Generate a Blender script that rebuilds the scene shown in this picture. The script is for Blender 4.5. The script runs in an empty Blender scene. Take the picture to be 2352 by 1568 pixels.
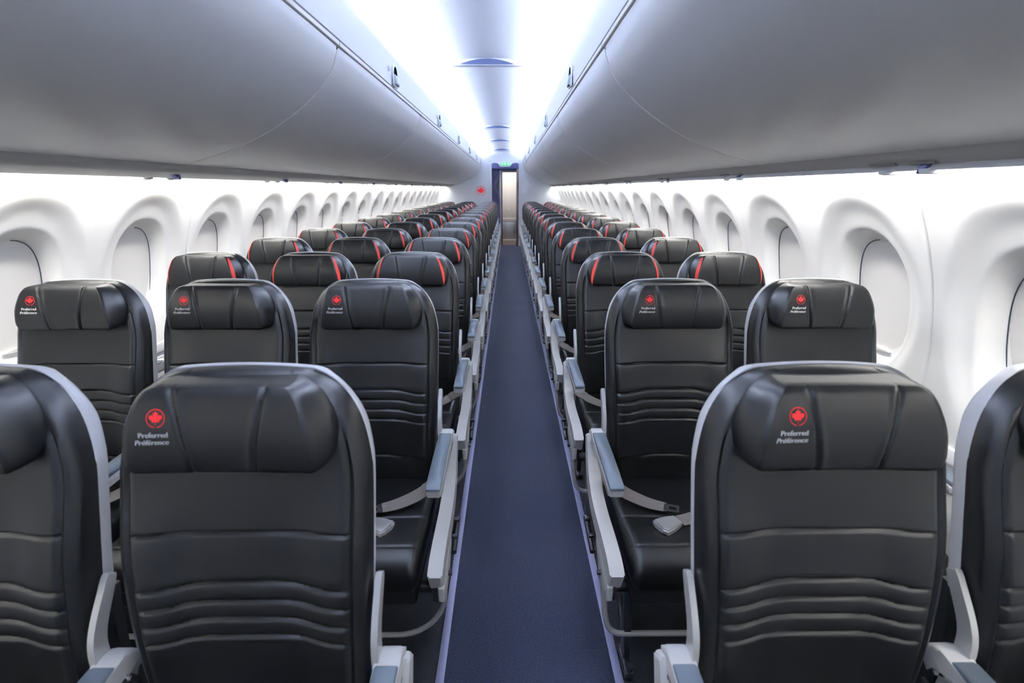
import bpy, bmesh, math, random
from mathutils import Vector, Matrix
random.seed(5)
S = bpy.context.scene
C = S.collection
PI = math.pi

# ------------------------------------------------------------------ camera, world, exposure
PITCH = math.radians(16.62)
CAM_H = 1.483
cd = bpy.data.cameras.new('camera'); cam = bpy.data.objects.new('camera', cd); C.objects.link(cam)
cd.sensor_width = 36.0; cd.lens = 18.0; cd.clip_start = 0.02
cam.location = (0, 0, CAM_H)
cam.rotation_euler = (PI/2 - PITCH, 0, -0.0073)
cd.dof.use_dof = True; cd.dof.focus_distance = 2.2; cd.dof.aperture_fstop = 4.0
S.camera = cam
w = bpy.data.worlds.new('world'); S.world = w; w.use_nodes = True
w.node_tree.nodes['Background'].inputs[0].default_value = (0.8, 0.86, 1, 1)
w.node_tree.nodes['Background'].inputs[1].default_value = 0.3
S.view_settings.view_transform = 'Standard'; S.view_settings.look = 'None'
S.view_settings.gamma = 1; S.view_settings.use_curve_mapping = False
S.view_settings.exposure = 0.0
COVE = 265.0      # ceiling cove strips
WASH = 86.0      # sidewall wash strips
COVE_COL = (0.87, 0.92, 1.0)
WASH_COL = (1.0, 0.985, 0.96)
Y0, Y1 = -1.80, 14.0      # cabin front wall, rear bulkhead
CX = -0.15               # centre line of bins and ceiling
WX = -0.23               # centre line of side walls

# ------------------------------------------------------------------ materials
def lin(c): return tuple(((v/255)/12.92 if v/255 <= .04045 else ((v/255+.055)/1.055)**2.4) for v in c)
MATS = {}
def mat(name, rgb, rough=.5, metal=0, bump=None, spec=.5, coat=0, var=0, sheen=0):
    m = bpy.data.materials.new(name); m.use_nodes = True; nt = m.node_tree; b = nt.nodes['Principled BSDF']
    col = lin(rgb)
    b.inputs['Base Color'].default_value = (*col, 1); b.inputs['Roughness'].default_value = rough
    b.inputs['Metallic'].default_value = metal; b.inputs['Specular IOR Level'].default_value = spec
    b.inputs['Coat Weight'].default_value = coat; b.inputs['Coat Roughness'].default_value = .25
    b.inputs['Sheen Weight'].default_value = sheen
    tc = nt.nodes.new('ShaderNodeTexCoord')
    if bump:
        sc, st, dist = bump
        n = nt.nodes.new('ShaderNodeTexNoise'); n.inputs['Scale'].default_value = sc; n.inputs['Detail'].default_value = 4
        nt.links.new(tc.outputs['Object'], n.inputs['Vector'])
        bp = nt.nodes.new('ShaderNodeBump'); bp.inputs['Strength'].default_value = st; bp.inputs['Distance'].default_value = dist
        nt.links.new(n.outputs['Fac'], bp.inputs['Height']); nt.links.new(bp.outputs[0], b.inputs['Normal'])
    if var:
        n2 = nt.nodes.new('ShaderNodeTexNoise'); n2.inputs['Scale'].default_value = 6; n2.inputs['Detail'].default_value = 3
        nt.links.new(tc.outputs['Object'], n2.inputs['Vector'])
        mx = nt.nodes.new('ShaderNodeMix'); mx.data_type = 'RGBA'
        mx.inputs['A'].default_value = (*[c*(1-var) for c in col], 1); mx.inputs['B'].default_value = (*[min(1, c*(1+var)) for c in col], 1)
        nt.links.new(n2.outputs['Fac'], mx.inputs['Factor']); nt.links.new(mx.outputs['Result'], b.inputs['Base Color'])
    MATS[name] = m; return m
def emit(name, rgb, st):
    m = bpy.data.materials.new(name); m.use_nodes = True; nt = m.node_tree
    b = nt.nodes['Principled BSDF']; b.inputs['Base Color'].default_value = (*rgb, 1)
    b.inputs['Emission Color'].default_value = (*rgb, 1); b.inputs['Emission Strength'].default_value = st
    MATS[name] = m; return m
M = MATS
mat('leather', (17, 18, 20), .36, bump=(420, .25, .0006), spec=.36, var=.08)
mat('leather_side', (24, 25, 28), .42, bump=(420, .25, .0006), spec=.5)
mat('red_leather', (225, 62, 48), .45, bump=(420, .2, .0005))
mat('shell_white', (252, 252, 253), .3, spec=.5)
mat('frame_white', (240, 239, 236), .4, spec=.5)
mat('arm_pad', (96, 106, 116), .5, bump=(500, .2, .0004))
mat('kick_steel', (215, 218, 220), .42, metal=.85)
mat('steel', (190, 190, 190), .28, metal=1)
mat('brushed_tube', (215, 214, 211), .35, metal=.25)
mat('dark_metal', (52, 53, 56), .45, metal=.6)
mat('black_plastic', (16, 16, 18), .55)
mat('buckle_metal', (226, 226, 226), .3, metal=.55)
mat('slot_black', (4, 5, 7), .9, spec=0)
mat('belt', (92, 87, 84), .7, bump=(900, .5, .0006))
mat('emblem_red', (236, 30, 36), .5)
mat('print_white', (255, 255, 255), .55)
mat('wall_white', (244, 243, 240), .42, spec=.4)
mat('shade_white', (238, 235, 230), .5, spec=.4)
mat('bin_white', (212, 213, 216), .33, spec=.5, bump=(900, .05, .0003))
mat('lit_edge_white', (252, 252, 252), .5)  # paler than the doors, paints the light caught on bin edges
mat('fascia_white', (232, 234, 238), .4)
mat('ceiling_white', (224, 231, 250), .6, spec=.3)
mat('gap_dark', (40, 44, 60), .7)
mat('gap_grey', (150, 152, 158), .7)
mat('psu_grey', (186, 186, 186), .5)
mat('psu_rect', (120, 120, 118), .6)
mat('latch_grey', (150, 162, 172), .35, metal=.3)
mat('navy', (30, 40, 98), .35)
mat('curtain', (38, 42, 82), .8, sheen=.3)
mat('bulkhead', (222, 226, 234), .5)
mat('frame_brown', (62, 44, 46), .5)
mat('door_cream', (236, 231, 226), .45)
mat('threshold', (118, 96, 88), .5)
mat('strip_metal', (168, 168, 200), .4, metal=.25)
mat('vent_blue', (62, 76, 116), .5)
emit('cove_lamp', COVE_COL, COVE); emit('wash_lamp', WASH_COL, WASH)
emit('sign_green', (0.0, .36, .09), .55); emit('sign_white', (.85, 1, .92), 1.0)
emit('reading_glow', (1, .98, .94), 2.0)

def carpet(name, c1, c2):
    m = bpy.data.materials.new(name); m.use_nodes = True; nt = m.node_tree; b = nt.nodes['Principled BSDF']
    b.inputs['Roughness'].default_value = .75; b.inputs['Specular IOR Level'].default_value = .3
    b.inputs['Sheen Weight'].default_value = .04
    tc = nt.nodes.new('ShaderNodeTexCoord')
    mp = nt.nodes.new('ShaderNodeMapping'); mp.inputs['Scale'].default_value = (150, 240, 1)
    v = nt.nodes.new('ShaderNodeTexNoise'); v.inputs['Scale'].default_value = 1; v.inputs['Detail'].default_value = 2; v.inputs['Roughness'].default_value = .7
    nt.links.new(tc.outputs['Object'], mp.inputs[0]); nt.links.new(mp.outputs[0], v.inputs['Vector'])
    r = nt.nodes.new('ShaderNodeValToRGB'); r.color_ramp.elements[0].position = .38; r.color_ramp.elements[1].position = .66
    r.color_ramp.elements[0].color = (*lin(c1), 1); r.color_ramp.elements[1].color = (*lin(c2), 1)
    nt.links.new(v.outputs['Fac'], r.inputs[0]); nt.links.new(r.outputs[0], b.inputs['Base Color'])
    bp = nt.nodes.new('ShaderNodeBump'); bp.inputs['Strength'].default_value = .9; bp.inputs['Distance'].default_value = .004
    nt.links.new(v.outputs['Fac'], bp.inputs['Height']); nt.links.new(bp.outputs[0], b.inputs['Normal'])
    M[name] = m
carpet('aisle_carpet', (7, 10, 20), (34, 43, 71)); carpet('seat_carpet', (7, 8, 14), (24, 27, 40))

# ------------------------------------------------------------------ helpers
def interp(tab, t):
    if t <= tab[0][0]: return tab[0][1]
    for (a, va), (b, vb) in zip(tab, tab[1:]):
        if t <= b: return va + (vb-va)*(t-a)/(b-a)
    return tab[-1][1]
def sm(a, b, x):
    t = max(0, min(1, (x-a)/(b-a))); return t*t*(3-2*t)
def catmull(pts, n=8):
    out = []; P = [pts[0]] + list(pts) + [pts[-1]]
    for i in range(1, len(P)-2):
        p0, p1, p2, p3 = [Vector(p) for p in P[i-1:i+3]]
        for k in range(n):
            t = k/n
            out.append(.5*((2*p1)+(-p0+p2)*t+(2*p0-5*p1+4*p2-p3)*t*t+(-p0+3*p1-3*p2+p3)*t**3))
    out.append(Vector(pts[-1])); return out
def smooth_all(me, ang=40):
    for p in me.polygons: p.use_smooth = True
    try: me.set_sharp_from_angle(angle=math.radians(ang))
    except Exception: pass
def finish(bm, name, ang=40, smooth=True):
    bmesh.ops.remove_doubles(bm, verts=bm.verts, dist=1e-6)
    bmesh.ops.recalc_face_normals(bm, faces=bm.faces)
    me = bpy.data.meshes.new(name); bm.to_mesh(me); bm.free()
    if smooth: smooth_all(me, ang)
    return me
def obj(name, me, material, parent=None, loc=(0, 0, 0), kind=None):
    if isinstance(me, bmesh.types.BMesh): me = finish(me, name)
    if not me.materials: me.materials.append(M[material])
    o = bpy.data.objects.new(name, me); C.objects.link(o); o.location = loc
    if parent: o.parent = parent
    if kind: o['kind'] = kind
    return o
def thing(name, label, cat, loc=(0, 0, 0), group=None):
    o = bpy.data.objects.new(name, None); C.objects.link(o); o.location = loc; o.empty_display_size = .1
    return tag(o, label, cat, group)
def tag(o, label, cat, group=None):
    o['label'] = label; o['category'] = cat
    if group: o['group'] = group
    return o
def add_box(bm, x0, x1, y0, y1, z0, z1, bev=0, seg=2):
    r = bmesh.ops.create_cube(bm, size=1)
    for v in r['verts']:
        v.co = Vector(((x0+x1)/2 + v.co.x*(x1-x0), (y0+y1)/2 + v.co.y*(y1-y0), (z0+z1)/2 + v.co.z*(z1-z0)))
    if bev:
        es = list({e for v in r['verts'] for e in v.link_edges})
        bmesh.ops.bevel(bm, geom=es, offset=bev, segments=seg, profile=.5, affect='EDGES')
def prism(bm, pts, x0, x1, bev=0, seg=2, axis='X'):
    """extrude polygon pts (a,b) along an axis; X: pts are (y,z); Y: pts are (x,z)"""
    mk = (lambda t, p: (t, p[0], p[1])) if axis == 'X' else (lambda t, p: (p[0], t, p[1]))
    if axis == 'Z': mk = lambda t, p: (p[0], p[1], t)
    a = [bm.verts.new(mk(x0, p)) for p in pts]; b = [bm.verts.new(mk(x1, p)) for p in pts]
    n = len(pts); fa = bm.faces.new(a); fb = bm.faces.new(b[::-1])
    for i in range(n): bm.faces.new((a[i], b[i], b[(i+1) % n], a[(i+1) % n]))
    if bev:
        es = list(fa.edges)+list(fb.edges)
        bmesh.ops.bevel(bm, geom=es, offset=bev, segments=seg, profile=.5, affect='EDGES')
def tube(bm, pts, r, n=10, cap=True):
    pts = [Vector(p) for p in pts]; rings = []
    up = None
    for i, p in enumerate(pts):
        d = (pts[min(i+1, len(pts)-1)] - pts[max(i-1, 0)]).normalized()
        if up is None: up = Vector((0, 0, 1)) if abs(d.z) < .9 else Vector((1, 0, 0))
        s = d.cross(up).normalized(); up = s.cross(d).normalized()
        rr = r[i] if isinstance(r, (list, tuple)) else r
        rings.append([bm.verts.new(p + (s*math.cos(2*PI*k/n)+up*math.sin(2*PI*k/n))*rr) for k in range(n)])
    for a, b in zip(rings, rings[1:]):
        for k in range(n): bm.faces.new((a[k], a[(k+1) % n], b[(k+1) % n], b[k]))
    if cap: bm.faces.new(rings[0][::-1]); bm.faces.new(rings[-1])
def ribbon(bm, pts, wv, th):
    """flat band through pts; wv = width vector per point"""
    pts = [Vector(p) for p in pts]; R = []
    for i, p in enumerate(pts):
        d = (pts[min(i+1, len(pts)-1)] - pts[max(i-1, 0)]).normalized(); W = Vector(wv[i] if isinstance(wv, list) else wv)
        nrm = d.cross(W).normalized()*th/2
        R.append([bm.verts.new(p-W/2-nrm), bm.verts.new(p+W/2-nrm), bm.verts.new(p+W/2+nrm), bm.verts.new(p-W/2+nrm)])
    for a, b in zip(R, R[1:]):
        for k in range(4): bm.faces.new((a[k], a[(k+1) % 4], b[(k+1) % 4], b[k]))
    bm.faces.new(R[0][::-1]); bm.faces.new(R[-1])
def offset_path(pts, widths):
    """polygon around a 2D centreline"""
    pts = [Vector((p[0], p[1])) for p in pts]; L = []; Rr = []
    for i, p in enumerate(pts):
        d = (pts[min(i+1, len(pts)-1)] - pts[max(i-1, 0)]).normalized(); nn = Vector((-d.y, d.x)); wd = widths[i]/2
        L.append(p+nn*wd); Rr.append(p-nn*wd)
    return [tuple(v) for v in L] + [tuple(v) for v in Rr[::-1]]
def wtab(tab, t): return interp(tab, t)

# ------------------------------------------------------------------ seat shapes  (seat faces -Y, origin on floor under the top of its shell)
BW = [(.44, .192), (.55, .204), (.70, .213), (.85, .220), (.98, .2225), (1.02, .2195), (1.06, .212), (1.09, .203), (1.115, .1925), (1.135, .181), (1.152, .167), (1.165, .151), (1.173, .134), (1.178, .112)]
BY = [(.44, -.115), (.52, -.130), (.60, -.138), (.70, -.136), (.80, -.124), (.90, -.105), (1.0, -.083), (1.10, -.060), (1.18, -.040)]
_by = catmull([(a, b, 0) for a, b in BY], 10)
def yb(h):
    return interp([(p.x, p.y) for p in _by], h)
_bwc = catmull([(a, b, 0) for a, b in BW], 8)
_bwt = [(p.x, p.y) for p in _bwc]
def bw(h): return interp(_bwt, h)
RIBS = [.812, .777, .742, .707]
def groove(d, wd, dep): return dep*math.exp(-(d/wd)**2)
def backrest_front(x, h):
    W = bw(h); e = min(W-abs(x), (1.182-h)*1.15, (h-.43)*1.2)
    y = yb(h)
    y -= .012*sm(.09, .17, abs(x))*sm(1.0, .85, h)            # side bolsters
    r = .034
    if e < r: y += .034*(1-math.sqrt(max(0, 1-(1-max(e, 0)/r)**2)))
    pe = W-abs(x)
    inner = sm(.030, .038, pe)
    bend = -.009*sm(.06, .15, abs(x)) - .004*(x/.2)**2
    for rb in RIBS: y += inner*groove(h-(rb+bend), .0030, .0058)
    if .695 < h < .83:                                        # padding between the ribs
        y -= inner*.0016*math.sin(PI*((h-bend-.707)/.035 % 1))
    y += inner*groove(h-(.902-.003*(x/.2)**2), .0032, .0055)
    y += inner*groove(h-(.565-.012*sm(.02, .14, abs(x))), .0035, .006)
    y += groove(pe-.028, .0030, .0075)*sm(1.185, 1.16, h)     # piping line down the sides
    return y
def xs_edge(n=38, inner=.62):
    # samples -1..1, dense near the ends
    out = []
    for i in range(n+1):
        t = i/n*2-1; s = abs(t)
        out.append(math.copysign(1-(1-s)**1.55, t))
    return out
def arch(x, h): return -.006*min(1.6, (x/.12)**2)*sm(1.07, 1.178, h)
def surf(bm, xsu, hs, wf, yf, arc=True):
    rows = []
    for h in hs:
        W = wf(h); rows.append([bm.verts.new((u*W, yf(u*W, h), h+(arch(u*W, h) if arc else 0))) for u in xsu])
    for a, b in zip(rows, rows[1:]):
        for k in range(len(xsu)-1): bm.faces.new((a[k], a[k+1], b[k+1], b[k]))
    return rows
def boundary(rows):
    return rows[0] + [r[-1] for r in rows[1:-1]] + rows[-1][::-1] + [r[0] for r in rows[1:-1]][::-1]
def loop_extrude(bm, loop, fn, cap=True):
    new = [bm.verts.new(fn(v.co)) for v in loop]; n = len(loop)
    for i in range(n): bm.faces.new((loop[i], new[i], new[(i+1) % n], loop[(i+1) % n]))
    if cap: bm.faces.new(new)
    return new
def hs_back():
    hs = [.44, .445, .452, .462, .478]; h = .50
    while h < .545: hs.append(h); h += .014
    while h < .585: hs.append(h); h += .0028
    while h < .68: hs.append(h); h += .014
    while h < .825: hs.append(h); h += .0024
    while h < .888: hs.append(h); h += .011
    while h < .914: hs.append(h); h += .0024
    while h < 1.12: hs.append(h); h += .014
    while h < 1.178: hs.append(h); h += .0055
    hs.append(1.178); return hs
def me_backrest():
    bm = bmesh.new()
    rows = surf(bm, xs_edge(46), hs_back(), bw, backrest_front)
    lp = boundary(rows)
    l2 = loop_extrude(bm, lp, lambda c: Vector((c.x*1.012, max(c.y, yb(c.z)+.040), c.z)), cap=False)
    loop_extrude(bm, l2, lambda c: Vector((c.x*.985, yb(c.z)+.060, c.z*.998)))
    return finish(bm, 'backrest', 50)
def me_shell():
    bm = bmesh.new()
    top = 1.1805
    hs = [.74, .75, .77, .80, .86, .92] + [.95+.02*k for k in range(6)] + [1.06+.009*k for k in range(8)] + [1.13+.0045*k for k in range(8)] + [1.165, 1.168, 1.171, 1.174, 1.1765, 1.179, 1.1805]
    wf = lambda h: bw(h-.004)+.0015
    def yf(x, h):
        W = wf(h); e = min(W-abs(x), (top+.002-h)*1.1, (h-.735)*1.2); r = .04
        y = yb(h)+.100-.022*sm(1.06, 1.175, h)
        if e < r: y -= .040*(1-math.sqrt(max(0, 1-(1-max(0, e)/r)**2)))
        return y
    rows = surf(bm, xs_edge(30), hs, wf, yf)
    lp = boundary(rows)
    l2 = loop_extrude(bm, lp, lambda c: Vector((c.x, yb(c.z)+.048, c.z)), cap=False)
    l3 = loop_extrude(bm, l2, lambda c: Vector((c.x*.993, yb(c.z)+.042, c.z-.001)), cap=False)
    loop_extrude(bm, l3, lambda c: Vector((c.x*.95, yb(c.z)+.043, c.z-.008 if c.z > 1 else c.z)))
    return finish(bm, 'shell', 50)
def me_back_lower():
    bm = bmesh.new()
    hs = [.38, .40, .45, .5, .6, .7, .74]
    rows = surf(bm, xs_edge(12), hs, lambda h: bw(h)-.008, lambda x, h: yb(h)+.10)
    loop_extrude(bm, boundary(rows), lambda c: Vector((c.x, yb(c.z)+.052, c.z)))
    return finish(bm, 'back_panel', 50)
HW = [(1.006, .140), (1.009, .152), (1.014, .161), (1.022, .168), (1.035, .173), (1.055, .1755), (1.08, .175), (1.105, .169), (1.13, .158), (1.148, .147), (1.160, .136), (1.168, .124), (1.172, .111)]
_hwt = [(p.x, p.y) for p in catmull([(a, b, 0) for a, b in HW], 6)]
def hw(h): return interp(_hwt, 1.172-(1.172-h)/.87)
def gus(h):
    t = max(0, min(1, (h-1.030)/(1.168-1.030))); return .024*math.sin(PI*t)**.6+.002
def head_front(x, h):
    W = hw(h); e = min(W-abs(x), (1.176-h)*1.1, (h-1.024)*1.1); r = .018
    t = (h-1.025)/.147
    y = -.118 - .012*math.sin(PI*max(0, min(1, t))) + .022*t - .008*(x/.17)**2
    if e < r: y += .018*(1-math.sqrt(max(0, 1-(1-max(e, 0)/r)**2)))
    g = gus(h); pe = W-abs(x)
    if pe < g: y += 1.35*(g-pe)
    y += groove(pe-g, .0022, .0026)*sm(0, .012, g)
    sx = .052+.024*t**1.3
    y += groove(abs(x)-sx, .0032, .0042)*sm(0, .008, e)-.0016*math.exp(-((abs(x)-sx+.008)/.006)**2)*sm(0, .02, e)
    return y
def me_headrest():
    bm = bmesh.new()
    hs = [1.006, 1.0075, 1.009, 1.0115, 1.014, 1.018, 1.022, 1.028, 1.035] + [1.035+.00306*k for k in range(1, 33)] + [1.136, 1.144, 1.151, 1.157, 1.162, 1.166, 1.169, 1.171, 1.172]
    us = [math.copysign(1-(1-abs(i/180*2-1))**1.15, i-90) for i in range(181)]
    hs = [1.172-(1.172-h)*.87 for h in hs]
    rows = surf(bm, us, hs, hw, head_front, False)
    lp = boundary(rows)
    l2 = loop_extrude(bm, lp, lambda c: Vector((c.x*1.006, c.y+.018, c.z)), cap=False)
    l3 = loop_extrude(bm, l2, lambda c: Vector((c.x*.985, max(c.y+.012, yb(c.z)-.004), c.z)), cap=False)
    loop_extrude(bm, l3, lambda c: Vector((c.x*.93, yb(c.z)+.02, c.z*.999)))
    return finish(bm, 'headrest', 50)
def me_gusset(s):
    bm = bmesh.new(); R = []; n = 30; m = 7
    for i in range(n+1):
        h = 1.036+(1.163-1.036)*i/n; W = hw(h); g = gus(h)-.0012; a = W-g; b = W-.55*g; r = []
        for k in range(m+1):
            x = a+(b-a)*k/m; r.append(bm.verts.new((s*(x+.0004), head_front(s*x, h)-.0012, h)))
        
        R.append(r)
    for a, b in zip(R, R[1:]):
        for k in range(m): bm.faces.new((a[k], a[k+1], b[k+1], b[k]))
    return finish(bm, 'side_stripe', 80)
def me_cushion():
    bm = bmesh.new()
    prof = [(-.085, .42), (-.085, .452), (-.10, .462), (-.16, .463), (-.24, .465), (-.32, .468), (-.352, .4695), (-.358, .4685), (-.362, .466), (-.366, .4685), (-.372, .470), (-.42, .474), (-.47, .478), (-.505, .479), (-.511, .478), (-.515, .4757), (-.519, .477), (-.526, .4765), (-.548, .471), (-.565, .461), (-.578, .446), (-.585, .425), (-.586, .40), (-.58, .375), (-.565, .362), (-.54, .358), (-.3, .358), (-.09, .365)]
    us = [math.copysign(1-(1-abs(i/26*2-1))**1.7, i-13) for i in range(27)]
    cy, cz = -.33, .42; R = []
    for u in us:
        e = (1-abs(u))*.213; k = 1
        if e < .022: k = 1-.026*(1-math.sqrt(1-(1-e/.022)**2))/.09*1.6
        edge = max(0, 1-e/.022)
        R.append([bm.verts.new((u*(.213 if y > -.45 else .213-.004), y if k == 1 else cy+(y-cy)*(1-.035*edge**2), cz+(z-cz)*(1-.28*edge**2) - .004*max(0, 1-abs(u)*1.2)*(1 if z > .44 and y > -.5 else 0))) for y, z in prof])
    n = len(prof)
    for a, b in zip(R, R[1:]):
        for k in range(n): bm.faces.new((a[k], a[(k+1) % n], b[(k+1) % n], b[k]))
    bm.faces.new(R[0]); bm.faces.new(R[-1][::-1])
    return finish(bm, 'cushion', 45)
def me_pan():
    bm = bmesh.new()
    add_box(bm, -.20, .20, -.555, -.05, .30, .362, .01)
    tube(bm, [(-.250, -.47, .295), (.250, -.47, .295)], .02, 12); tube(bm, [(-.250, -.18, .295), (.250, -.18, .295)], .02, 12)
    add_box(bm, -.205, -.195, -.15, -.05, .33, .50, .002); add_box(bm, .195, .205, -.15, -.05, .33, .50, .002)
    return finish(bm, 'seat_pan')
AX = .2525    # armrest line, half the seat spacing
def me_arm(s):
    bm = bmesh.new(); c = s*AX
    cl = catmull([(-.118, .610, 0), (-.122, .632, 0), (-.140, .645, 0), (-.20, .641, 0), (-.30, .636, 0), (-.40, .632, 0), (-.480, .629, 0)], 5)
    wd = [interp([(0, .045), (.25, .046), (.5, .030), (1, .024)], i/(len(cl)-1)) for i in range(len(cl))]
    prism(bm, offset_path(cl, wd), c-.0235, c+.0235, .009, 4)
    return finish(bm, 'armrest', 45)
def me_pad(s):
    bm = bmesh.new(); c = s*AX
    pts = [(-.158, .662), (-.168, .668), (-.30, .664), (-.40, .659), (-.478, .655), (-.486, .648), (-.486, .640), (-.40, .642), (-.30, .647), (-.165, .654)]
    prism(bm, pts, c-.0215, c+.0215, .0035, 3)
    return finish(bm, 'arm_pad', 45)
def me_bracket(s):
    bm = bmesh.new(); c = s*(AX-.022)
    cl = catmull([(-.075, .795, 0), (-.092, .77, 0), (-.128, .715, 0), (-.138, .67, 0), (-.132, .60, 0), (-.125, .50, 0), (-.125, .40, 0)], 5)
    wd = [interp([(0, .020), (.1, .026), (.5, .034), (1, .04)], i/(len(cl)-1)) for i in range(len(cl))]
    prism(bm, offset_path(cl, wd), c-.006, c+.006, .002, 2)
    # stub that holds the armrest
    tube(bm, [(c, -.130, .632), (c+s*.012, -.130, .632)], .013, 12)
    return finish(bm, 'arm_bracket', 45)
def me_side(s):
    bm = bmesh.new(); c = s*(AX+.015)
    cl = catmull([(-.116, .640, 0), (-.136, .600, 0), (-.160, .55, 0), (-.195, .502, 0), (-.26, .467, 0), (-.36, .452, 0), (-.47, .450, 0), (-.56, .443, 0), (-.605, .425, 0)], 5)
    wd = [interp([(0, .034), (.3, .060), (.6, .058), (.85, .066), (1, .070)], i/(len(cl)-1)) for i in range(len(cl))]
    prism(bm, offset_path(cl, wd), c-.021, c+.021, .009, 4)
    # outer skirt fairing under the front half
    pts = [(-.40, .435), (-.52, .425), (-.60, .40), (-.595, .352), (-.56, .330), (-.47, .345), (-.40, .40)]
    prism(bm, pts, c+s*.004, c+s*.0225, .004, 2)
    return finish(bm, 'side_fairing', 45)
def me_undertray(s):
    bm = bmesh.new(); c = s*(AX+.018)
    add_box(bm, c-.012, c+.012, -.57, -.14, .345, .425, .004)
    add_box(bm, c-.016, c+.010, -.592, -.55, .352, .405, .004)
    for y in (-.24, -.33, -.50): tube(bm, [(c+s*.008, y, .37), (c+s*.03, y, .37)], .008, 10)
    tube(bm, [(c+s*.02, -.20, .35), (c+s*.02, -.36, .33)], .009, 10)
    return finish(bm, 'frame_spar')
def me_bar(s, kind):
    bm = bmesh.new(); y = -.49; z = .125
    if kind == 'mid': tube(bm, [(-.251, y, z), (.251, y, z)], .0085, 12)
    elif kind == 'aisle':
        r = .16
        pts = [(s*(AX+.014), -.46, .36), (s*(AX+.020), -.47, .33)] + [(s*(AX+.022-r+r*math.cos(a)), y, z+r-r*math.sin(a)) for a in [k*PI/2/10 for k in range(11)]] + [(-s*.251, y, z)]
        tube(bm, pts, .0085, 12)
    elif kind == 'aisle_tight':
        r = .05
        pts = [(s*(AX+.020), -.44, .36), (s*(AX+.020), -.455, .32), (s*(AX+.012), -.48, .20)] + [(s*(AX+.006-r+r*math.cos(a)), y, z+r-r*math.sin(a)) for a in [k*PI/2/6 for k in range(1, 7)]] + [(-s*.251, y, z)]
        tube(bm, pts, .0095, 12)
    else:
        tube(bm, [(s*.251, y, z), (-s*(AX-.06), y, z), (-s*(AX-.04), y, z+.05), (-s*(AX-.04), y, .36)], .0085, 12)
    return finish(bm, 'luggage_bar')
def me_leg(x):
    bm = bmesh.new()
    prism(bm, [(-.49, .30), (-.44, .30), (-.455, .03), (-.495, .03)], x-.011, x+.011, .003)
    add_box(bm, x-.014, x+.014, -.55, -.44, 0.0, .03, .006)
    tube(bm, [(x, -.535, .022), (x, -.535, .045)], .013, 12)
    tube(bm, [(x, -.46, .07), (x, -.20, .28)], .011, 10)
    prism(bm, [(-.22, .30), (-.16, .30), (-.10, .03), (-.15, .03)], x-.011, x+.011, .003)
    add_box(bm, x-.014, x+.014, -.19, -.06, 0, .03, .006)
    return finish(bm, 'leg')
def belt_path(s):
    return catmull([(s*.238, -.245, .535), (s*.215, -.265, .523), (s*.17, -.290, .503), (s*.12, -.312, .489), (s*.085, -.325, .484), (s*.055, -.335, .482)], 5)
def me_strap(s):
    bm = bmesh.new(); p = belt_path(s); n = len(p)
    dd = (p[-1]-p[0]).normalized(); N = Vector((0, -.25, .97)); wv = [dd.cross(N).normalized()*(.046-.006*i/n)]*0 or [dd.cross(Vector((0, -.55+.4*i/n, .9)).normalized()).normalized()*(.047-.006*i/n) for i in range(n)]
    ribbon(bm, p, wv, .003)
    ribbon(bm, [v+Vector((0, 0, .003)) for v in p[n//4:n//4+3]], wv[n//4:n//4+3], .002)
    return finish(bm, 'strap', 60)
def me_tongue(s):
    bm = bmesh.new()
    def q(a, b, z): # local frame at the strap end
        o = Vector((s*.055, -.335, .481)); d = Vector((-s*.95, -.31, 0)); n_ = Vector((-d.y, d.x, 0))
        return o+d*a+n_*b+Vector((0, 0, z))
    def bar(a0, a1, b0, b1, z0=0, z1=.004):
        vs = [bm.verts.new(q(a, b, z)) for z in (z0, z1) for a, b in ((a0, b0), (a1, b0), (a1, b1), (a0, b1))]
        for f in ((0, 1, 2, 3), (7, 6, 5, 4), (0, 4, 5, 1), (1, 5, 6, 2), (2, 6, 7, 3), (3, 7, 4, 0)): bm.faces.new([vs[i] for i in f])
    bar(-.004, .006, -.021, .021, 0, .005); bar(.006, .040, -.018, -.011); bar(.006, .040, .011, .018); bar(.036, .044, -.018, .018)
    bar(.006, .012, -.012, .012)
    return finish(bm, 'tongue', smooth=False)
def me_strap2(s):
    bm = bmesh.new()
    p = catmull([(-s*.222, -.165, .500), (-s*.20, -.19, .490), (-s*.15, -.26, .476), (-s*.05, -.365, .476), (s*.03, -.405, .480)], 5)
    n = len(p); wv = [Vector((s*.022, .036-.002*i/n, .010)) for i in range(n)]
    ribbon(bm, p, wv, .003)
    return finish(bm, 'strap', 60)
def me_buckle(s):
    bm = bmesh.new()
    base = [(-.030, -.015), (-.012, -.020), (.006, -.0245), (.028, -.0275), (.034, -.012), (.031, .0), (.034, .012), (.028, .0275), (.006, .0245), (-.012, .020), (-.030, .015)]
    prism(bm, [(a*1.25, b*1.25) for a, b in base], 0, .014, .003, 2, axis='Z')
    prism(bm, [(a*1.17-.001, b*1.14) for a, b in base], .0145, .019, .0025, 2, axis='Z')
    me = finish(bm, 'buckle', 35)
    ang = math.atan2(.60, s*.80) + (0.25 if s > 0 else -.25)
    d = Vector((s*.80, -.42, 0)).normalized()
    me.transform(Matrix.Translation((s*.070, -.428, .4760)) @ Matrix.Rotation(math.atan2(d.y, d.x), 4, 'Z'))
    return me

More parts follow.
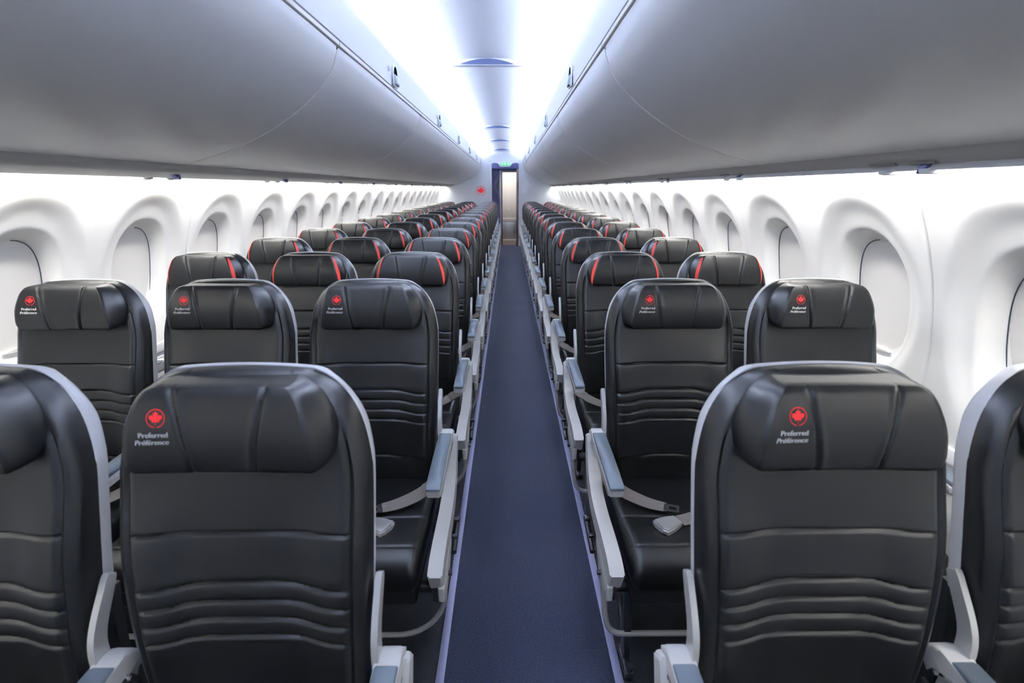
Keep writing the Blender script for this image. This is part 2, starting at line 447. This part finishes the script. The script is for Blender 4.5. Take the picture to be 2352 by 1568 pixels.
# ---- printed marks
LEAF = [(0, 1), (.17, .66), (.36, .76), (.27, .28), (.50, .52), (.56, .38), (.86, .44), (.76, .17), (.88, .08), (.42, -.32), (.47, -.50), (.04, -.42), (.04, -.84)]
LEAF = LEAF + [(-a, b) for a, b in LEAF[::-1] if a > 0]
def emblem_bm(bm, cx, cz, R, place, leafonly=False):
    n = 48; ro, ri = R, R*.90
    a = [bm.verts.new(place(cx+ro*math.cos(2*PI*k/n), cz+ro*math.sin(2*PI*k/n))) for k in range(n)]
    b = [bm.verts.new(place(cx+ri*math.cos(2*PI*k/n), cz+ri*math.sin(2*PI*k/n))) for k in range(n)]
    gap = {int(n*.75), int(n*.75)-1}
    for k in range(n):
        if k in gap: continue
        bm.faces.new((a[k], a[(k+1) % n], b[(k+1) % n], b[k]))
    vs = [bm.verts.new(place(cx+x*R*.86, cz+y*R*.84-R*.02)) for x, y in LEAF]
    bmesh.ops.triangulate(bm, faces=[bm.faces.new(vs)])
def head_place(x, z): return Vector((x, head_front(x, z)-.0010, z))
def me_emblem():
    bm = bmesh.new(); emblem_bm(bm, -.0968, 1.128, .0148, head_place); return finish(bm, 'emblem', smooth=False)
def me_word(body, size, xr, z, shear):
    cu = bpy.data.curves.new('t', 'FONT'); cu.body = body; cu.size = size; cu.align_x = 'RIGHT'; cu.shear = shear; cu.offset = 0
    cu.space_character = 1.02
    o = bpy.data.objects.new('t', cu); C.objects.link(o); bpy.context.view_layer.update()
    me = bpy.data.meshes.new_from_object(o.evaluated_get(bpy.context.evaluated_depsgraph_get()))
    bpy.data.objects.remove(o); bpy.data.curves.remove(cu)
    bm = bmesh.new(); 
    for dx in (-.0005, -.00017, .00017, .0005):
        k = len(bm.verts); bm.from_mesh(me); bm.verts.ensure_lookup_table()
        for v in bm.verts[k:]: v.co.x += dx
    for v in bm.verts: v.co = head_place(xr+v.co.x, z+v.co.y)
    me.materials.clear(); bm.to_mesh(me); bm.free(); return me

CACHE = {}
def cm(key, fn):
    if key not in CACHE: CACHE[key] = fn()
    return CACHE[key]
ORD = ['first', 'second', 'third', 'fourth', 'fifth', 'sixth', 'seventh', 'eighth', 'ninth', 'tenth', 'eleventh', 'twelfth', 'thirteenth', 'fourteenth', 'fifteenth', 'sixteenth', 'seventeenth', 'eighteenth']

def make_seat(x, y, col, side, row, last):
    """side: +1 aisle is at +x of this seat (left block), -1 aisle at -x (right block)"""
    pref = row < 2; s = side
    where = {'aisle': 'aisle seat', 'middle': 'middle seat', 'window': 'window seat'}[col]
    block = 'left of the aisle' if side > 0 else 'right of the aisle'
    rw = 'nearest row' if row == 0 else ('rearmost row' if last else ORD[row]+' row from the camera')
    mark = 'red emblem on headrest' if pref else 'red-edged headrest'
    t = thing('airplane_seat', f'black {where} {block}, {rw}, {mark}', 'seat', (x, y, 0),
              'preferred seats of the two front rows' if pref else 'black seats with red-edged headrests')
    obj('shell', cm('shell', me_shell), 'shell_white', t)
    obj('back_panel', cm('bp', me_back_lower), 'black_plastic', t)
    obj('backrest', cm('back', me_backrest), 'leather', t)
    hr = obj('headrest', cm('head', me_headrest), 'leather', t)
    if pref:
        e = obj('emblem', cm('emb', me_emblem), 'emblem_red', hr); e['label'] = 'red maple leaf in a circle'
        a = obj('text_line', cm('w1', lambda: me_word('Preferred', .0118, -.0782, 1.0975, 0)), 'print_white', hr); a['label'] = 'white word Preferred'
        a = obj('text_line', cm('w2', lambda: me_word('Préférence', .0118, -.0787, 1.0855, .25)), 'print_white', hr); a['label'] = 'white word Préférence'
    else:
        for q in (-1, 1):
            g = obj('side_stripe', cm(('g', q), lambda: me_gusset(q)), 'red_leather', hr); g['label'] = 'red side edge of headrest'
    obj('seat_cushion', cm('cush', me_cushion), 'leather', t)
    obj('seat_pan', cm('pan', me_pan), 'black_plastic', t)
    ar = obj('armrest', cm(('arm', s), lambda: me_arm(s)), 'frame_white', t)
    obj('arm_pad', cm(('pad', s), lambda: me_pad(s)), 'arm_pad', ar)
    obj('arm_bracket', cm(('br', s), lambda: me_bracket(s)), 'brushed_tube', t)
    if col == 'aisle':
        obj('side_fairing', cm(('side', s), lambda: me_side(s)), 'frame_white', t)
        obj('frame_spar', cm(('tray', s), lambda: me_undertray(s)), 'dark_metal', t)
        obj('luggage_bar', cm(('bar', s), lambda: me_bar(s, 'aisle' if s > 0 else 'aisle_tight')), 'brushed_tube', t)
    elif col == 'middle':
        obj('luggage_bar', cm('barm', lambda: me_bar(1, 'mid')), 'brushed_tube', t)
    else:
        obj('luggage_bar', cm(('barw', s), lambda: me_bar(s, 'window')), 'brushed_tube', t)
        aw = obj('armrest', cm(('arm', -s), lambda: me_arm(-s)), 'frame_white', t)
        obj('arm_pad', cm(('pad', -s), lambda: me_pad(-s)), 'arm_pad', aw)
    lx = {('aisle', -1): -.19, ('window', -1): .05, ('middle', 1): .12, ('window', 1): -.10}.get((col, s))
    if lx is not None: obj('leg', cm(('leg', lx), lambda: me_leg(lx)), 'dark_metal', t)
    st = obj('seat_belt', cm(('st', s), lambda: me_strap(s)), 'belt', t); obj('belt_tongue', cm(('tg', s), lambda: me_tongue(s)), 'steel', st)
    s2 = obj('seat_belt', cm(('st2', s), lambda: me_strap2(s)), 'belt', t); obj('belt_buckle', cm(('bk', s), lambda: me_buckle(s)), 'buckle_metal', s2)
    return t

# ------------------------------------------------------------------ the setting
def struct(name, bm, m, parent=None, **k):
    return obj(name, bm, m, parent, kind=None if parent else 'structure')
def strip_mesh(prof, ya, yb_, closed=False):
    """sheet of profile points (x,z) swept along y"""
    bm = bmesh.new()
    a = [bm.verts.new((x, ya, z)) for x, z in prof]; b = [bm.verts.new((x, yb_, z)) for x, z in prof]
    n = len(prof)
    for i in range(n if closed else n-1): bm.faces.new((a[i], b[i], b[(i+1) % n], a[(i+1) % n]))
    if closed: bm.faces.new(a[::-1]); bm.faces.new(b)
    return bm
# floor
bm = bmesh.new(); add_box(bm, -2.0, 1.6, Y0, Y1+2.0, -.06, -.004); struct('floor', bm, 'seat_carpet')
bm = bmesh.new(); add_box(bm, -.204, .333, Y0, Y1+.2, -.004, .001)
tag(obj('aisle_carpet', bm, 'aisle_carpet'), 'long navy blue textured carpet runner down the aisle between the metal strips', 'carpet')
for nm, x in (('trim_1', -.218), ('trim_2', .346)):
    bm = bmesh.new(); add_box(bm, x-.0135, x+.0135, Y0, Y1+.1, -.004, .004, .002); struct(nm, bm, 'strip_metal')
bm = bmesh.new(); add_box(bm, -.45, .32, Y1+.2, Y1+1.6, -.004, .002); struct('floor', bm, 'threshold')

# side walls with scalloped window recesses
NW = 19; WP = .668; WY = 1.285       # window pitch, first window centre
WALLP = [(0.0, 1.52), (.25, 1.58), (.6, 1.625), (.9, 1.635), (1.05, 1.620), (1.2, 1.587), (1.35, 1.533), (1.45, 1.485), (1.53, 1.445), (1.57, 1.425), (1.60, 1.410)]
_wp = [(p.x, p.y) for p in catmull([(a, b, 0) for a, b in WALLP], 6)]
def wallx(z): return interp(_wp, z)
def egg(dy, dz, a, up, dn, p=2.2):
    hh = up if dz > 0 else dn
    return (abs(dy/a)**p + abs(dz/hh)**p)**(1/p)
def recess(dy, z):
    # dy: distance along cabin from window centre
    ro = egg(dy, z-1.10, .292, .372, .40, 1.95)
    ri = egg(dy, z-1.075, .170, .225, .235, 2.4)
    d = .019*sm(1.03, .78, ro) + .024*sm(.95, .45, ro) + .058*sm(1.17, 1.0, ri)
    return d
def me_panel(sgn, nwin, detail):
    bm = bmesh.new(); L = WP*nwin
    ny = int(L/detail); zs = [0, .15, .3, .45, .56, .64]
    z = .68
    while z < 1.47: zs.append(z); z += detail
    zs += [1.48, 1.50, 1.515, 1.53, 1.55, 1.57, 1.585, 1.60]
    rows = []
    for i in range(ny+1):
        y = L*i/ny; k = int(min(nwin-1, y//WP)); dy = y-(k+.5)*WP
        e = min(y, L-y); edge = .006*(1-sm(0, .008, e))
        rows.append([bm.verts.new((sgn*(wallx(z)+recess(dy, z)+edge), y, z)) for z in zs])
    for a, b in zip(rows, rows[1:]):
        for k in range(len(zs)-1): bm.faces.new((a[k], a[k+1], b[k+1], b[k]))
    me = finish(bm, 'wall_panel', 60); return me
def me_shade(sgn):
    bm = bmesh.new(); n = 40; c = None
    dep = .098
    def P(a, f, dd): 
        ca, sa = math.cos(a), math.sin(a); p = 2/2.4
        y = .171*f*math.copysign(abs(ca)**p, ca); hz = (.226 if sa > 0 else .236)*f
        z = 1.075+hz*math.copysign(abs(sa)**p, sa)
        return (sgn*(wallx(z)+dd), y, z)
    rings = [[bm.verts.new(P(2*PI*k/n, f, dd)) for k in range(n)] for f, dd in ((1.02, .106), (1.0, .106), (.985, .112), (.975, dep), (.5, dep-.002), (.1, dep-.003))]
    for a, b in zip(rings, rings[1:]):
        for k in range(n): bm.faces.new((a[k], a[(k+1) % n], b[(k+1) % n], b[k]))
    bm.faces.new(rings[-1])
    return finish(bm, 'shade', 60)
def me_shade_gap(sgn):
    bm = bmesh.new(); pts = []
    for k in range(24):
        a = PI*.47-PI*.80*k/23; ca, sa = math.cos(a), math.sin(a); p = 2/2.4
        z = 1.075+(.226 if sa > 0 else .236)*.978*math.copysign(abs(sa)**p, sa)
        pts.append((sgn*(wallx(z)+.0950), .171*.972*math.copysign(abs(ca)**p, ca), z))
    tube(bm, pts, .0019, 6)
    return finish(bm, 'shade_gap')
def me_shade_handle(sgn):
    bm = bmesh.new(); z = .868; x = sgn*(wallx(z)+.092)
    pts = [(-.055, 0), (-.04, .007), (0, .010), (.04, .007), (.055, 0), (.04, -.004), (0, -.006), (-.04, -.004)]
    prism(bm, [(a, z+b) for a, b in pts], x-.010, x+.010, .002)
    return finish(bm, 'handle')
for sgn, side in ((-1, 'left'), (1, 'right')):
    near = me_panel(sgn, 2, .0105); far = me_panel(sgn, 2, .02)
    y = WY-WP*1.5      # panel joints fall between pairs of windows
    starts = []
    while y > Y0: y -= WP*2
    while y < Y1:
        starts.append(y); y += WP*2
    for y in starts:
        o = obj('wall_'+side, near if y < 4.5 else far, 'wall_white', loc=(WX, y, 0), kind='structure')
    shade = me_shade(sgn); hd = me_shade_handle(sgn); sg = me_shade_gap(sgn)
    n = 0; k = -4
    while WY+k*WP < Y1-.3:
        y = WY+k*WP; k += 1
        if y < .3: continue
        n += 1
        o = obj('window_%d' % (n+(0 if sgn < 0 else 30)), shade, 'shade_white', loc=(WX, y, 0), kind='structure')
        obj('shade_handle', hd, 'shade_white', o); obj('shade_gap', sg, 'gap_dark', o)
    # dado ledge
    X = lambda z: WX+sgn*wallx(z)
    bm = strip_mesh([(X(.70)+sgn*.01, .70), (X(.69)-sgn*.012, .697), (X(.66)-sgn*.018, .672), (X(.64)-sgn*.016, .655), (X(.64)-sgn*.006, .650), (X(.64)-sgn*.006, .635), (X(.62)-sgn*.014, .630), (X(.60)-sgn*.014, .60), (X(.58)+sgn*.01, .59)], Y0, Y1)
    struct('trim_%d' % (3 if sgn < 0 else 4), bm, 'shell_white')

# ceiling : dome between the two coves, fascia panels, lamps
CH = .535           # half width to cove lip
dome = []
for k in range(25):
    u = k/24*2-1; dome.append((CX+u*.66, 2.285+.10*(1-abs(u)**2)))
bm = strip_mesh(dome, Y0, Y1); struct('ceiling', bm, 'ceiling_white')
for sgn, nm in ((-1, 'left'), (1, 'right')):
    X = lambda a: CX+sgn*a
    # vertical fascia above the bins with a rolled lip
    pr = [(X(.66), 2.29), (X(.66), 2.19), (X(.60), 2.19), (X(.552), 2.232), (X(.540), 2.250), (X(.531), 2.252), (X(.526), 2.245), (X(.527), 2.22), (X(.533), 2.10), (X(.5365), 2.066), (X(.56), 2.062), (X(.66), 2.062)]
    bm = strip_mesh(pr, Y0, Y1); struct('trim_%d' % (5 if sgn < 0 else 6), bm, 'fascia_white')
    bm = strip_mesh([(X(.648), 2.195), (X(.648), 2.225), (X(.600), 2.225), (X(.600), 2.195)], Y0+.02, Y1-.02, True)
    tag(obj('cove_light', bm, 'cove_lamp'), f'long cool white strip lamp in the {nm} ceiling cove above the bins', 'light', 'ceiling cove lamps')
    # sidewall wash lamp above the windows
    Wx = lambda a: WX+sgn*a
    bm = strip_mesh([(Wx(1.390), 1.540), (Wx(1.402), 1.560), (Wx(1.396), 1.564), (Wx(1.384), 1.544)], Y0+.02, Y1-.02, True)
    tag(obj('wash_light', bm, 'wash_lamp'), f'long white strip lamp washing the {nm} wall above the windows', 'light', 'sidewall wash lamps')
    # service rail under the bins
    inner = X(1.262); outer = Wx(1.380)
    pr = [(inner, 1.60), (inner, 1.568), (X(1.268), 1.560), (X(1.275), 1.552), (X(1.285), 1.547), (outer-sgn*.02, 1.530), (outer-sgn*.004, 1.531), (outer, 1.536), (outer, 1.575), (Wx(1.42), 1.59), (Wx(1.47), 1.60)]
    bm = strip_mesh(pr, Y0, Y1); struct('trim_%d' % (7 if sgn < 0 else 8), bm, 'psu_grey')
    bm = strip_mesh([(Wx(1.48), 1.55), (Wx(1.52), 1.80), (X(.70), 2.30)], Y0, Y1); struct('trim_%d' % (9 if sgn < 0 else 10), bm, 'gap_grey')

# overhead bins
BINP = [(.547, 2.040), (.556, 2.005), (.578, 1.955), (.612, 1.905), (.690, 1.832), (.766, 1.777), (.865, 1.718), (.970, 1.670), (1.065, 1.634), (1.158, 1.606), (1.225, 1.590), (1.255, 1.583)]
_bp = [(p.x, p.y) for p in catmull([(a, b, 0) for a, b in BINP], 4)]
BL = 2.06; BS = 2.36
bin_me = {}; 
def me_bin_door(sgn):
    bm = bmesh.new(); L = BL-.008
    prof = _bp; cen = (1.1, 2.3)
    ys = [0, .0015, .004, .010] + [L*k/8 for k in range(1, 8)] + [L-.010, L-.004, L-.0015, L]
    def inset(y): 
        e = min(y, L-y); return .006*(1-math.sqrt(max(0, 1-(1-min(e/.006, 1))**2)))
    rows = []
    for y in ys:
        r = []
        for i, (a, z) in enumerate(prof):
            d = Vector((cen[0]-a, cen[1]-z)).normalized()*inset(y)
            e = min(y, L-y); cut = 0
            if i == 0 or i == 1: cut = .012*(1-min(1, e/.012))
            r.append(bm.verts.new((sgn*(a+d.x+cut*.3), y, z+d.y-cut*(1 if i == 0 else .6))))
        rows.append(r)
    for a, b in zip(rows, rows[1:]):
        for k in range(len(prof)-1): bm.faces.new((a[k], a[k+1], b[k+1], b[k]))
    # return edges (depth)
    for r in (rows[0], rows[-1]):
        nb = [bm.verts.new((v.co.x+sgn*.01, v.co.y, v.co.z+.03)) for v in r]
        for k in range(len(r)-1): bm.faces.new((r[k], r[k+1], nb[k+1], nb[k]))
    t = [r[0] for r in rows]; nb = [bm.verts.new((v.co.x+sgn*.03, v.co.y, v.co.z+.001)) for v in t]
    for k in range(len(t)-1): bm.faces.new((t[k], t[k+1], nb[k+1], nb[k]))
    return finish(bm, 'bin_door', 50)
def me_bin_lit_edge(sgn):  # added pale strip in the seam, stands in for a door edge catching light
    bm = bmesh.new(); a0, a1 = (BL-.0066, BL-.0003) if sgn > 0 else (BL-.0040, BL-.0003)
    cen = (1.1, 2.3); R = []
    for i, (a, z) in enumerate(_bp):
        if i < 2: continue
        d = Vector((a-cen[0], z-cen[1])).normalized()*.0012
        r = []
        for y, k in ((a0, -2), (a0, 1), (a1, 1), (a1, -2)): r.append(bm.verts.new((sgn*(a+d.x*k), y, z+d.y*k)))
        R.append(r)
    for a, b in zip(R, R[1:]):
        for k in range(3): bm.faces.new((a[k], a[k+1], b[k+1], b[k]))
    return finish(bm, 'lit_edge_strip', 40)
def me_bin_rim(sgn):
    bm = bmesh.new(); L = BL-.010
    pr = [(.575, 2.0610), (.540, 2.0610), (.5375, 2.0590), (.5375, 2.0440), (.540, 2.0420), (.575, 2.0420)]
    prism(bm, [(sgn*a, b) for a, b in pr], 0.001, L, 0, axis='Y')
    return finish(bm, 'bin_rim', 30)
def me_placard(sgn):
    bm = bmesh.new(); xx = sgn*.5248
    for a, b, w_, h_ in ((0, 0, .012, .004), (0, .010, .012, .006), (.020, 0, .010, .016), (.036, .004, .006, .012), (0, .022, .046, .0025)):
        add_box(bm, xx-.0008, xx+.0008, a, a+w_, 2.125+b, 2.125+b+h_)
    return finish(bm, 'placard', smooth=False)
def me_grille(sgn):
    bm = bmesh.new(); xx = sgn*.5240
    for ring, n in ((0, 1), (.011, 6), (.022, 12), (.033, 18)):
        for k in range(n):
            y, z = ring*math.cos(2*PI*k/n), 2.165+ring*math.sin(2*PI*k/n)
            tube(bm, [(xx, y, z), (xx+.001, y, z)], .0028, 8)
    return finish(bm, 'speaker_grille')
def me_bin_body(sgn):
    bm = bmesh.new(); L = BL
    pr = [(.58, 2.05), (.60, 1.96), (.72, 1.83), (.98, 1.69), (1.25, 1.60), (1.45, 1.62), (1.45, 2.05), (1.1, 2.2)]
    a = [bm.verts.new((sgn*x, .0, z)) for x, z in pr]; b = [bm.verts.new((sgn*x, L, z)) for x, z in pr]
    for i in range(len(pr)): bm.faces.new((a[i], b[i], b[(i+1) % len(pr)], a[(i+1) % len(pr)]))
    bm.faces.new(a); bm.faces.new(b[::-1])
    return finish(bm, 'bin_body', 30)
def me_latch_recess(sgn):
    bm = bmesh.new(); xx = sgn*.5245; n = 16
    pts = [(-.058, .002)] + [(-.058*math.cos(PI*k/n), .062+.062*math.sin(PI*k/n)) for k in range(n+1)] + [(.058, .002)]
    prism(bm, [(a, 2.064+b) for a, b in pts], xx-.004, xx+.004, .002)
    return finish(bm, 'latch_plate', 40)
def me_latch_hole(sgn):
    bm = bmesh.new(); xx = sgn*.5195; n = 16
    pts = [(-.045, .060)] + [(-.045*math.cos(PI*k/n), .062+.050*math.sin(PI*k/n)) for k in range(n+1)] + [(.045, .060)]
    prism(bm, [(a, 2.064+b) for a, b in pts], xx-.0012, xx+.0012)
    return finish(bm, 'latch_opening', 40)
def me_latch(sgn):
    bm = bmesh.new(); 
    pts = [(sgn*.524, 2.072), (sgn*.510, 2.074), (sgn*.505, 2.090), (sgn*.509, 2.112), (sgn*.517, 2.130), (sgn*.524, 2.130)]
    prism(bm, pts, -.045, .045, .002, axis='Y')
    return finish(bm, 'latch_handle', 60)
for sgn, side in ((-1, 'left'), (1, 'right')):
    se = me_bin_lit_edge(sgn); pl = me_placard(sgn); gr = me_grille(sgn); dm, rm, bo, lr, lh, la = me_bin_door(sgn), me_bin_rim(sgn), me_bin_body(sgn), me_latch_recess(sgn), me_latch_hole(sgn), me_latch(sgn)
    y = BS-2*BL; k = -1
    cut = None
    while y+BL*.5 < Y1:
        yy = y
        lab = {-1: f'grey overhead bin on the {side}, behind the camera end', 0: f'large grey overhead bin on the {side}, the nearest one filling the upper corner'}.get(k, f'grey curved overhead luggage bin on the {side}, {ORD[max(k,0)]} from the camera')
        t = thing('overhead_bin', lab, 'overhead bin', (CX, yy, 0), 'overhead luggage bins')
        if y+BL > Y1: t.scale.y = (Y1-.01-y)/BL
        obj('bin_body', bo, 'gap_grey', t); obj('bin_door', dm, 'bin_white', t, (0, .001, 0)); obj('bin_rim', rm, 'frame_white', t, (0, .002, 0))
        if y+BL < Y1: obj('lit_edge_strip', se, 'lit_edge_white', t)
        obj('placard', pl, 'gap_grey', t, (0, BL/2-.17 if k > 0 else 1.52, 0))
        if k == 0: obj('speaker_grille', gr, 'gap_grey', t, (0, 1.68, 0))
        if k > 0:
            l0 = obj('latch', lr, 'fascia_white', t, (0, BL/2, 0))
            obj('latch_opening', lh, 'slot_black', l0); obj('latch_handle', la, 'latch_grey', l0)
        y += BL; k += 1

# service units under the bins: sign plate, navy sign flap and reading lamp
def service_unit(sgn, y, lab):
    Xo = lambda a: CX+sgn*a
    ox = Xo(1.33) if sgn < 0 else Xo(1.292)
    t = thing('service_unit', lab, 'service panel', (ox, y, 1.545), 'passenger service units under the bins')
    bm = bmesh.new(); add_box(bm, -.022, .022, .10, .21, .0025, .009, .001); obj('sign_plate', bm, 'psu_rect', t, (.0, 0, 0))
    bm = bmesh.new(); prism(bm, [(-.022, .006), (.012, .006), (.020, -.006), (.028, -.022), (.016, -.024), (-.004, -.014), (-.020, -.004)], -.012, .012, .002); obj('row_marker', bm, 'navy', t, (0, 0, 0))
    bm = bmesh.new(); add_box(bm, -.022, .022, -.045, .045, .0015, .008, .001); obj('marker_base', bm, 'psu_rect', t, (0, 0, 0))
    for q in (0, .16):
        bm = bmesh.new(); tube(bm, [(0, q, .006), (0, q, -.006)], [.030, .026], 24); l = obj('reading_lamp', bm, 'fascia_white', t, ((-.13 if sgn < 0 else .010), 0, -.016))
        bm = bmesh.new(); tube(bm, [(0, q, -.0062), (0, q, -.008)], [.020, .018], 16); obj('lamp_lens', bm, 'gap_grey', l)
    return t
for sgn, side, ys in ((-1, 'left', [1.23+1.17*k for k in range(11)]), (1, 'right', [1.46+1.17*k for k in range(11)])):
    for i, y in enumerate(ys):
        service_unit(sgn, y, f'pale service panel with navy marker under the {side} bins, {ORD[i]} from the camera')

# ceiling air outlets, crescent shaped
def lens_pts(hwid, rise, drop, n=24):
    return [(hwid*(k/n*2-1), rise*(1-(k/n*2-1)**2)) for k in range(n+1)] + [(hwid*(1-k/n*2), -drop*(1-(1-k/n*2)**2)) for k in range(1, n)]
for i, y in enumerate((4.12, 8.2, 10.4, 12.8)):
    t = thing('ceiling_vent', 'crescent shaped air slot in the ceiling, ' + ('largest, nearest the camera' if i == 0 else ORD[i]+' from the camera'), 'vent', (CX, y, 2.362), 'crescent vents along the ceiling')
    bm = bmesh.new(); pr = lens_pts(.275, .058, .004); prism(bm, pr, 0, .05, .004, axis='Y')
    for v in bm.verts: v.co.y += .22*(v.co.x/.36)**2*.2 + (-.10)*max(0, v.co.z)
    obj('vent_body', bm, 'ceiling_white', t, (0, 0, -.022))
    bm = bmesh.new(); pr = lens_pts(.195, .032, .002); prism(bm, pr, -.004, .002, 0, axis='Y')
    for v in bm.verts: v.co.y += .22*(v.co.x/.36)**2*.2 + (-.10)*max(0, v.co.z)
    sl = obj('vent_slot', bm, 'vent_blue', t, (0, -.005, -.016)); sl['label'] = 'blue-grey slot of the vent'

# rear bulkhead with doorway
DX0, DX1, DZ = -.425, .275, 1.985
def bulk(name, x0, x1, z0, z1, y=Y1):
    bm = bmesh.new(); add_box(bm, x0, x1, y, y+.04, z0, z1); return struct(name, bm, 'bulkhead')
rl = bulk('wall_rear', -2.0, DX0, 0, 2.4); bulk('wall_rear', DX1, 1.6, 0, 2.4); bulk('wall_rear', DX0, DX1, 2.09, 2.4)
bm = bmesh.new(); emblem_bm(bm, -.715, 1.425, .125, lambda x, z: Vector((x, Y1-.004, z)))
e = obj('emblem', bm, 'emblem_red', rl); e['label'] = 'red maple leaf emblem in a ring on rear wall'
# lintel with white exit sign housing
t = thing('door_header', 'dark navy header above the rear doorway with a white rounded centre', 'door header', ((DX0+DX1)/2, Y1-.02, 2.04))
bm = bmesh.new(); hwid = (DX1-DX0)/2
pts = [(-hwid, -.055), (hwid, -.055), (hwid, .055), (hwid*.8, .085), (hwid*.5, .055), (-hwid*.5, .055), (-hwid*.8, .085), (-hwid, .055)]
prism(bm, pts, -.02, .03, .004, axis='Y'); obj('header_panel', bm, 'curtain', t)
bm = bmesh.new(); pts = [(-.20, .10), (-.18, .06), (-.14, -.0), (-.11, -.018), (.11, -.018), (.14, 0), (.18, .06), (.20, .10)]
prism(bm, pts, -.06, .03, .006, axis='Y'); obj('sign_housing', bm, 'fascia_white', t)
t = thing('exit_sign', 'small green exit pictogram sign glowing above the rear doorway', 'exit sign', ((DX0+DX1)/2-.0, Y1-.09, 2.085))
bm = bmesh.new(); add_box(bm, -.115, .115, -.006, .01, -.034, .034, .003); obj('sign_face', bm, 'sign_green', t)
for q in (-1, 1):      # running figure beside an arrow, one to each side
    bm = bmesh.new()
    prism(bm, [(q*.100, 0), (q*.075, .02), (q*.075, .007), (q*.045, .007), (q*.045, -.007), (q*.075, -.007), (q*.075, -.02)], -.008, -.0062, axis='Y')
    obj('arrow', bm, 'sign_white', t)
bm = bmesh.new()
prism(bm, [(-.022, .022), (.016, .022), (.016, -.024), (.010, -.024), (.010, .016), (-.016, .016), (-.016, -.024), (-.022, -.024)], -.008, -.0062, axis='Y')
tube(bm, [(-.002, -.0062, .010), (-.002, -.008, .010)], .005, 10)
prism(bm, [(-.008, .004), (.004, .004), (.003, -.008), (.009, -.022), (.004, -.022), (-.001, -.010), (-.007, -.018), (-.012, -.018), (-.005, -.008)], -.008, -.0062, axis='Y')
obj('running_figure', bm, 'sign_white', t)
# doorway frame
bm = bmesh.new(); add_box(bm, DX0-.03, DX0, Y1-.03, Y1+.05, 0, DZ+.02, .006); struct('door_1', bm, 'shell_white')
bm = bmesh.new(); add_box(bm, DX1-.055, DX1, Y1-.01, Y1+.3, 0, DZ, .006); struct('door_2', bm, 'frame_brown')
bm = bmesh.new(); add_box(bm, -.225, -.185, Y1+.15, Y1+.2, 0, DZ, .006); struct('trim_11', bm, 'frame_white')
bm = bmesh.new(); add_box(bm, -.185, -.155, Y1+.16, Y1+.6, 0, DZ, .004); struct('trim_12', bm, 'frame_brown')
bm = bmesh.new(); add_box(bm, DX0, DX1, Y1+.10, Y1+.14, 1.93, 2.05); struct('trim_13', bm, 'curtain')
# curtain, gathered and tied on the left of the doorway
bm = bmesh.new(); R = []
for j in range(30):
    z = .55+1.38*j/29; r = []
    nar = 1-.55*math.exp(-((z-1.55)/.16)**2)
    for i in range(41):
        u = i/40; x = DX0+.005+(.205*u)*nar; r.append(bm.verts.new((x, Y1+.09+.018*math.sin(u*PI*9), z)))
    R.append(r)
for a, b in zip(R, R[1:]):
    for i in range(40): bm.faces.new((a[i], a[i+1], b[i+1], b[i]))
tag(obj('curtain', bm, 'curtain'), 'gathered navy curtain hanging at the left of the rear doorway', 'curtain')
# aft area: galley end with cream door over a steel panel
YE = 15.45
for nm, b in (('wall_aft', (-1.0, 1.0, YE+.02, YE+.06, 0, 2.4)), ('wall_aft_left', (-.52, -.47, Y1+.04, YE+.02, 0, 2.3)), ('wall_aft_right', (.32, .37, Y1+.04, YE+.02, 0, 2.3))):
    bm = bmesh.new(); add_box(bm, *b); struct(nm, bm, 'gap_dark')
bm = bmesh.new(); add_box(bm, -.6, .5, Y1+.04, YE+.06, 2.3, 2.34); struct('ceiling', bm, 'ceiling_white')
t = thing('galley_door', 'cream galley door with a shiny steel lower panel beyond the rear doorway', 'door', (.02, YE, 0))
bm = bmesh.new(); add_box(bm, -.225, .225, -.03, .01, .55, 1.93, .006); add_box(bm, -.20, .20, -.033, -.029, .60, .66, .001); obj('door_panel', bm, 'door_cream', t)
bm = bmesh.new(); add_box(bm, -.225, .225, -.04, .01, .05, .54, .012); obj('kick_plate', bm, 'kick_steel', t)
bm = bmesh.new(); add_box(bm, -.225, .225, -.05, .01, 0.003, .045, .004); obj('base_rail', bm, 'frame_white', t)
bm = bmesh.new(); add_box(bm, -.02, .02, -.045, -.03, .88, .92, .006); obj('door_latch', bm, 'shell_white', t)
ld = bpy.data.lights.new('galley_lamp', 'AREA'); ld.energy = 27; ld.size = .6; ld.color = (1, .95, .9)
lo = bpy.data.objects.new('galley_lamp', ld); C.objects.link(lo); lo.location = (0, Y1+.55, 2.28)
tag(lo, 'ceiling lamp over the rear galley beyond the doorway', 'light')
# front wall behind the camera
bm = bmesh.new(); add_box(bm, -2.0, 1.6, Y0-.04, Y0, 0, 2.4); struct('wall_front', bm, 'bulkhead')

# ------------------------------------------------------------------ the seats
ROWS = [.875, 1.785] + [2.587+.8*k for k in range(14)]
for r, y in enumerate(ROWS):
    last = r == len(ROWS)-1
    for col, x in (('aisle', -.4725), ('middle', -.9775), ('window', -1.4825)): make_seat(x, y, col, 1, r, last)
    for col, x in (('aisle', .5675), ('window', 1.0725)): make_seat(x, y, col, -1, r, last)
